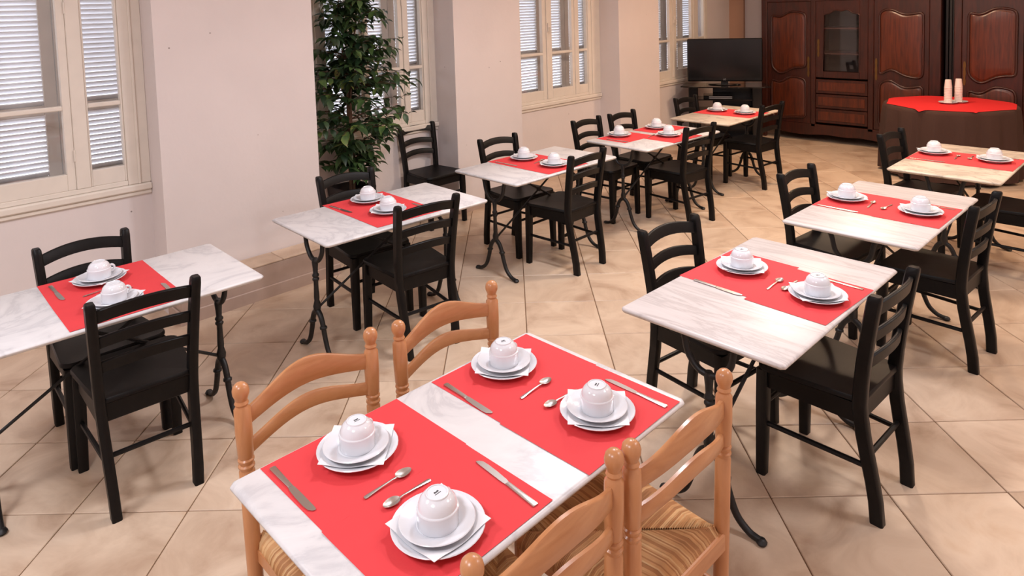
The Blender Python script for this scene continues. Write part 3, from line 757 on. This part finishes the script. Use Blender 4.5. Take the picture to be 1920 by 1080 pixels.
def armoire(name, label, X0, X1, Y, D, H, layout):
    root = thing(name, label, 'armoire', ((X0+X1)/2, Y, 0)); cx = (X0+X1)/2
    x0, x1 = X0-cx, X1-cx
    m = MB(); m.box(x0, x0+.03, .04, D, .12, H-.12); m.box(x1-.03, x1, .04, D, .12, H-.12); m.box(x0, x1, D-.02, D, .12, H-.12); m.box(x0, x1, .04, D, .20, .235); m.box(x0, x1, .04, D, H-.15, H-.12)
    part('carcass', m, walnut_m, root)
    for xs in layout['stiles']: part('stile', MB().box(xs[0]-cx, xs[1]-cx, .0, .045, .2, H-.12, .006), walnut_m, root)
    m = MB().prism(skirt_outline(x0, x1), .0, .04, MXZ); part('apron', m, walnut_m, root)
    for xs in (x0+.01, x1-.06):
        for yy in (.0, D-.06): part('foot', MB().box(xs, xs+.05, yy+.002, yy+.052, 0, .2, .008), walnut_m, root)
    m = MB()
    for k, (ov, za, zb) in enumerate(((.01, H-.12, H-.09), (.03, H-.09, H-.06), (.06, H-.06, H-.02), (.045, H-.02, H))): m.box(x0-ov, x1+ov, -ov, D, za, zb, .006)
    part('cornice', m, walnut_m, root)
    part('top_rail', MB().box(x0+.02, x1-.02, .003, .04, 1.86, H-.12, .004), walnut_m, root)
    for kind, a, b in layout['bays']:
        a -= cx; b -= cx
        if kind.startswith('door'):
            d = shaped_door(a, b, .235, 1.86, .010, root, 1 if kind == 'door_r' else -1)
            if kind == 'door': escutcheon(b-.03 if layout.get('lockr') else a+.03, .86, 1.13, .010, d)
            else: escutcheon(a+.028, .86, 1.13, .010, d)
        else:
            # glazed door with arched glass, three drawer fronts beneath
            za, zb = .86, 1.86
            fm = MB()
            fm.box(a, a+.10, .010, .04, za, zb, .004); fm.box(b-.10, b, .010, .04, za, zb, .004); fm.box(a+.10, b-.10, .011, .04, za, .945, .003)
            n = 16; out = [(a+.10, zb-.002), (a+.10, 1.66)]
            for i in range(n+1):
                u = i/n; xx = a+.10+(b-a-.20)*u; out.append((xx, 1.66+.075*math.sin(PI*u)**.7+.012*math.cos(6*PI*u)))
            out += [(b-.10, 1.66), (b-.10, zb-.002)]
            fm.prism(out, .011, .04, MXZ)
            d = part('door', fm, walnut_m, root)
            part('molding', MB().tube([(a+.10, .008, .948), (b-.10, .008, .948)]+[(x, .008, z) for x, z in out[-2:1:-1]], .008, 8, True), walnut_m, d, 50)
            part('pane', MB().box(a+.09, b-.09, .022, .026, .93, 1.80), glass_m, d, 0)
            escutcheon(a+.035, 1.13, 1.36, .010, d)
            part('interior', MB().box(a-.02, b+.02, D-.04, D-.022, .87, 1.85), cabin_m, root)
            for zs in (.86, 1.17, 1.50): part('shelf', MB().box(a-.02, b+.02, .06, D-.04, zs-.009, zs+.009), walnut_m, root)
            for zs in (a-.04, b+.02): part('divider', MB().box(zs, zs+.018, .05, D-.03, .25, 1.86), walnut_m, root)
            for k in range(3):
                z0 = .26+k*.195
                dr = part('drawer', MB().box(a, b, .008, .04, z0, z0+.185, .006), walnut_m, root)
                part('molding', MB().box(a+.03, b-.03, .002, .01, z0+.035, z0+.15, .004), walnut2_m, dr)
    return root
armoire('glazed_armoire', 'wide dark walnut armoire with a glazed centre door between two carved panelled doors', -1.285, .875, 8.70, .55, 2.25,
        dict(stiles=[(-1.285, -1.205), (-.615, -.555), (.085, .150), (.755, .875)], bays=[('door', -1.203, -.617), ('glass', -.553, .083), ('door_r', .152, .753)], lockr=True))
armoire('panelled_armoire', 'dark walnut armoire with carved panelled doors behind the round red-topped table', 1.02, 2.36, 8.62, .55, 2.2,
        dict(stiles=[(1.02, 1.095), (1.665, 1.715), (2.285, 2.36)], bays=[('door_l', 1.097, 1.663), ('door_l', 1.717, 2.283)]))
m = MB(); m.box(-.045, .0, -.02, .015, .02, 1.95, .004); t_ = thing('gap_filler', 'black folded screen standing in the gap between the two armoires', 'screen', (.945, 8.85, 0))  # made-up panels, added to keep the gap between the armoires dark
for k in range(3): part('filler_panel', MB().box(-.055+k*.036, -.023+k*.036, -.03+.01*(k % 2), .36, .0, 1.95, .004), darkvoid_m, t_)

# ------------------------------------------------------------------ round table with cloths and cup stacks
RX, RY, RR = 1.15, 7.86, .60
rt = thing('round_table', 'round table hidden beneath brown and red cloths before the armoires', 'table', (RX, RY, 0))
part('table_top', MB().lathe([(.02, .715), (RR-.01, .715), (RR-.005, .72), (RR-.005, .738), (RR-.01, .742), (.02, .742)], 40), walnut_m, rt)
part('pedestal', MB().lathe([(.25, 0), (.25, .03), (.05, .06), (.04, .4), (.05, .70), (.12, .714)], 20), walnut_m, rt)
def cloth(rin, prof, amp, nf, mat, name, n=144, ph=0):
    vs = []; secs = []
    for r, z, a in prof:
        secs.append([((r+a*amp*(math.sin(nf*q+ph)+.4*math.sin(2.3*nf*q+1)))*math.cos(q), (r+a*amp*(math.sin(nf*q+ph)+.4*math.sin(2.3*nf*q+1)))*math.sin(q), z) for q in (2*PI*k/n for k in range(n))])
    return MB().loft(secs, False).mesh(name, mat, 70)
prof = [(.001, .744, 0), (.3, .744, 0), (RR-.01, .744, 0), (RR+.004, .738, .05), (RR+.012, .70, .2), (RR+.018, .6, .5), (RR+.026, .4, .8), (RR+.03, .2, 1), (RR+.032, .03, 1.05)]
o = obj('tablecloth', cloth(0, prof, .022, 15, brown_m, 'tablecloth'), None, (RX, RY, 0)); tag(o, 'brown floor-length cloth hanging in folds from the round table', 'tablecloth')
vs = []; secs = []; n = 160
def rad8(q): 
    a = (q+.2) % (PI/4)-PI/8; return (RR+.005)*math.cos(PI/8)/math.cos(a)*(1.02+.02*math.sin(3*q))
for f in (.001, .5, .88, .90, .92, .94, .96, .98, 1.0):
    row = []
    for k in range(n):
        q = 2*PI*k/n; r = rad8(q)*f; z = .7480+(0 if r < RR+.007 else -(r-RR-.007)*1.1)
        row.append((r*math.cos(q), r*math.sin(q), z))
    secs.append(row)
o = obj('red_topper', MB().loft(secs, False).mesh('red_topper', redcloth_m, 60), None, (RX, RY, 0)); tag(o, 'red eight-cornered topper cloth on the round table', 'cloth')
small_plate = sauc_me
ORD = ['lowest']+[w+' from bottom' for w in 'second third fourth fifth sixth seventh eighth ninth'.split()]+['topmost']
cupst = MB().lathe([(.0355, 0), (.0370, .0015), (.0370, .0050), (.0352, .0065), (.0335, .03), (.0275, .088), (.0255, .0895), (.001, .0895)], 24).mesh('plastic_cup', plastic_m, 40)
for k, (x, y, nm) in enumerate(((RX-.005, RY-.02, 'nearer the windows'), (RX+.062, RY+.105, 'farther from the windows'))):
    o = obj('saucer', small_plate, None, (x, y, .7485)); tag(o, f'white saucer under the stack of plastic cups {nm} on the round table', 'saucer', 'saucers on the round table')
    for q in range(10):
        o = obj('plastic_cup', cupst, None, (x, y, .7545+q*.0175)); tag(o, f'white plastic cup, {ORD[q]}, stack {nm} on round table', 'cup', f'stacked plastic cups {nm}')

# ------------------------------------------------------------------ television and stand
TA = math.radians(29)
st = thing('tv_stand', 'black corner television stand with dark glass top and open shelves', 'stand', (-1.43, 7.92, 0), TA)
out = [(-.56, -.20), (-.42, -.26), (0, -.285), (.42, -.26), (.56, -.20), (.50, .22), (-.50, .22)]
part('glass_top', MB().prism(out, .775, .79), smoke_m, st)
for s in (-1, 1): part('side_panel', MB().box(s*.40-.06, s*.40+.06, -.16, .20, .0, .774, .008), tv_m, st)
part('back_panel', MB().box(-.15, .34, .16, .18, .04, .774), tv_m, st)
for z in (.08, .45, .60): part('shelf', MB().box(-.34, .34, -.18, .18, z, z+.014, .002), smoke_m, st)
pl = thing('disc_player', 'thin silver and black disc player on the television stand shelf', 'player', (-1.43-.08*math.cos(TA), 7.92-.08*math.sin(TA), .614), TA)
part('case', MB().box(-.19, .19, -.15, .10, 0, .045, .004), tv_m, pl); part('front_trim', MB().box(-.12, .17, -.157, -.149, .006, .018, .002).box(-.12, .17, -.157, -.149, .026, .038, .002), silver_m, pl)
dx, dy = .02*math.sin(TA), -.02*math.cos(TA)
tv = thing('television', 'flat black television on the glass-topped corner stand', 'television', (-1.43, 7.92, .79), TA)
part('bezel', MB().box(-.475, .475, -.03, .03, .045, .615, .012), tv_m, tv)
part('screen', MB().box(-.445, .445, -.033, -.029, .10, .59, .001), screen_m, tv)
part('neck', MB().box(-.045, .045, -.02, .03, .01, .06, .006), tv_m, tv)
part('base', MB().lathe([(.02, 0), (.20, 0), (.21, .004), (.20, .010), (.05, .016), (.02, .018)], 32, Matrix.Diagonal((1, .62, 1, 1))), tv_m, tv)
def text(body, size, mat, parent, loc, rot, name):
    c = bpy.data.curves.new('txt', 'FONT'); c.body = body; c.size = size; c.align_x = 'CENTER'; c.extrude = .0006
    o = bpy.data.objects.new('txt', c); COL.objects.link(o)
    dg = bpy.context.evaluated_depsgraph_get(); me = bpy.data.meshes.new_from_object(o.evaluated_get(dg)); bpy.data.objects.remove(o)
    me.materials.clear(); me.materials.append(mat)
    return obj(name, me, parent, loc, rot)
text('LG', .03, silver_m, tv, (0, -.0315, .062), (PI/2, 0, 0), 'logo')

# ------------------------------------------------------------------ potted ficus
PX, PY = -1.90, 2.47
pf = thing('potted_ficus', 'tall leafy ficus in a square dark planter in the window bay', 'plant', (PX, PY, 0))
sq = lambda r, z: [(r, -r, z), (r, r, z), (-r, r, z), (-r, -r, z)]
pot = part('planter', MB().loft([sq(.105, 0), sq(.145, .455), sq(.145, .47), sq(.128, .47), sq(.120, .40)], False).box(-.1, .1, -.1, .1, 0, .01), pot_m, pf, 20)
part('soil', MB().box(-.122, .122, -.122, .122, .39, .41), soil_m, pot)
rnd = random.Random(11)
stems = []
for k in range(4):
    a0 = k*PI/2+.4; pts = []
    for i in range(15):
        u = i/14; z = .40+1.75*u
        r = .016+.012*u if u < .45 else .022+.16*(u-.45)
        a = a0+u*6.5
        pts.append((r*math.cos(a)+.02*math.sin(u*5+k), r*math.sin(a)+.04*u, z))
    stems.append(pts); part('trunk', MB().tube(pts, [.013-.009*i/14 for i in range(15)], 7), bark_m, pf)
leaf_pts = []; tw = MB()
def crown_r(z):      # foliage radius by height
    return max(.10, .17+.34*smoothstep((z-.60)/.5)*(1-.78*smoothstep((z-1.30)/.85)))
for i in range(240):
    k = rnd.randrange(4); u = .12+.88*rnd.random(); idx = u*14; a = stems[k][int(idx)]
    z = a[2]; R = crown_r(z+.1)
    ang = rnd.uniform(0, 2*PI); ln = R*rnd.uniform(.55, 1.05)
    dxn, dyn = math.cos(ang), math.sin(ang)
    if dxn < 0: ln = min(ln, .10/max(.05, -dxn))       # the wall side is shallow
    rise = rnd.uniform(.02, .22)
    P = [Vector(a)]
    for q in range(1, 5):
        t = q/4; P.append(Vector((a[0]+dxn*ln*t, a[1]+dyn*ln*t, z+rise*(1.6*t-1.0*t*t))))
    e_ = P[-1]+Vector((PX, PY, 0))
    if e_.x < PIER1+.02 and e_.y < 2.02 or e_.x < -2.02: continue
    tw.tube([p[:] for p in P], [.004, .0035, .003, .002, .0012], 4)
    for q in range(9):
        t = .25+.75*q/8; j = min(3, int(t*4)); f = t*4-j; p = P[j].lerp(P[j+1], f)
        d = (P[j+1]-P[j]).normalized(); side = d.cross(Vector((0, 0, 1))).normalized()*(1 if q % 2 else -1)
        leaf_pts.append((p, (d*.6+side*.8+Vector((rnd.uniform(-.55, .55), rnd.uniform(-.55, .55), rnd.uniform(-.95, .35)))).normalized()))
part('branches', tw, bark_m, pf)['kind'] = 'stuff'
lv = []; lf = []
LN = [(0, .002, 0), (.012, .0125, .002), (.030, .0205, .001), (.052, .0160, -.004), (.070, .005, -.011), (.080, .0008, -.017)]
for x, wd, z in LN: lv += [(x, -wd, z+wd*.35), (x, 0, z), (x, wd, z+wd*.35)]
for i in range(len(LN)-1):
    for c in range(2): a = i*3+c; lf.append((a, a+3, a+4, a+1))
lmb = MB().add(lv, lf); leaf_me = lmb.mesh('leaf', leaf_m, 60)
allv = []
for p, d in leaf_pts:
    if p.x+PX+d.x*.08 < -2.0 or p.x+PX < -2.0: continue
    q = p+Vector((PX, PY, 0))
    if q.x+d.x*.08 < PIER1+.02 and q.y+min(0, d.y*.08) < 2.01: continue
    up = Vector((rnd.uniform(-.35, .35), rnd.uniform(-.35, .35), 1)); y = up.cross(d).normalized(); zz = d.cross(y)
    s_ = rnd.uniform(1.0, 1.5)
    M = Matrix(((d.x*s_, y.x*s_, zz.x*s_, p.x), (d.y*s_, y.y*s_, zz.y*s_, p.y), (d.z*s_, y.z*s_, zz.z*s_, p.z), (0, 0, 0, 1)))
    pr_ = project(q)
    vis = pr_ is not None and pr_[1] > -5
    allv.append((0 if vis else 1, (q-CAM[0]).length, M))
allv.sort(key=lambda t: (t[0], t[1]))
fol = MB()
for k, (_, _, M) in enumerate(allv):
    if k < 300:
        o = obj('leaf', leaf_me, pf); o.matrix_local = M
    else: fol.add([(M @ Vector(v))[:] for v in lv], lf)
if fol.v: part('foliage', fol, leaf_m, pf, 60)['kind'] = 'stuff'
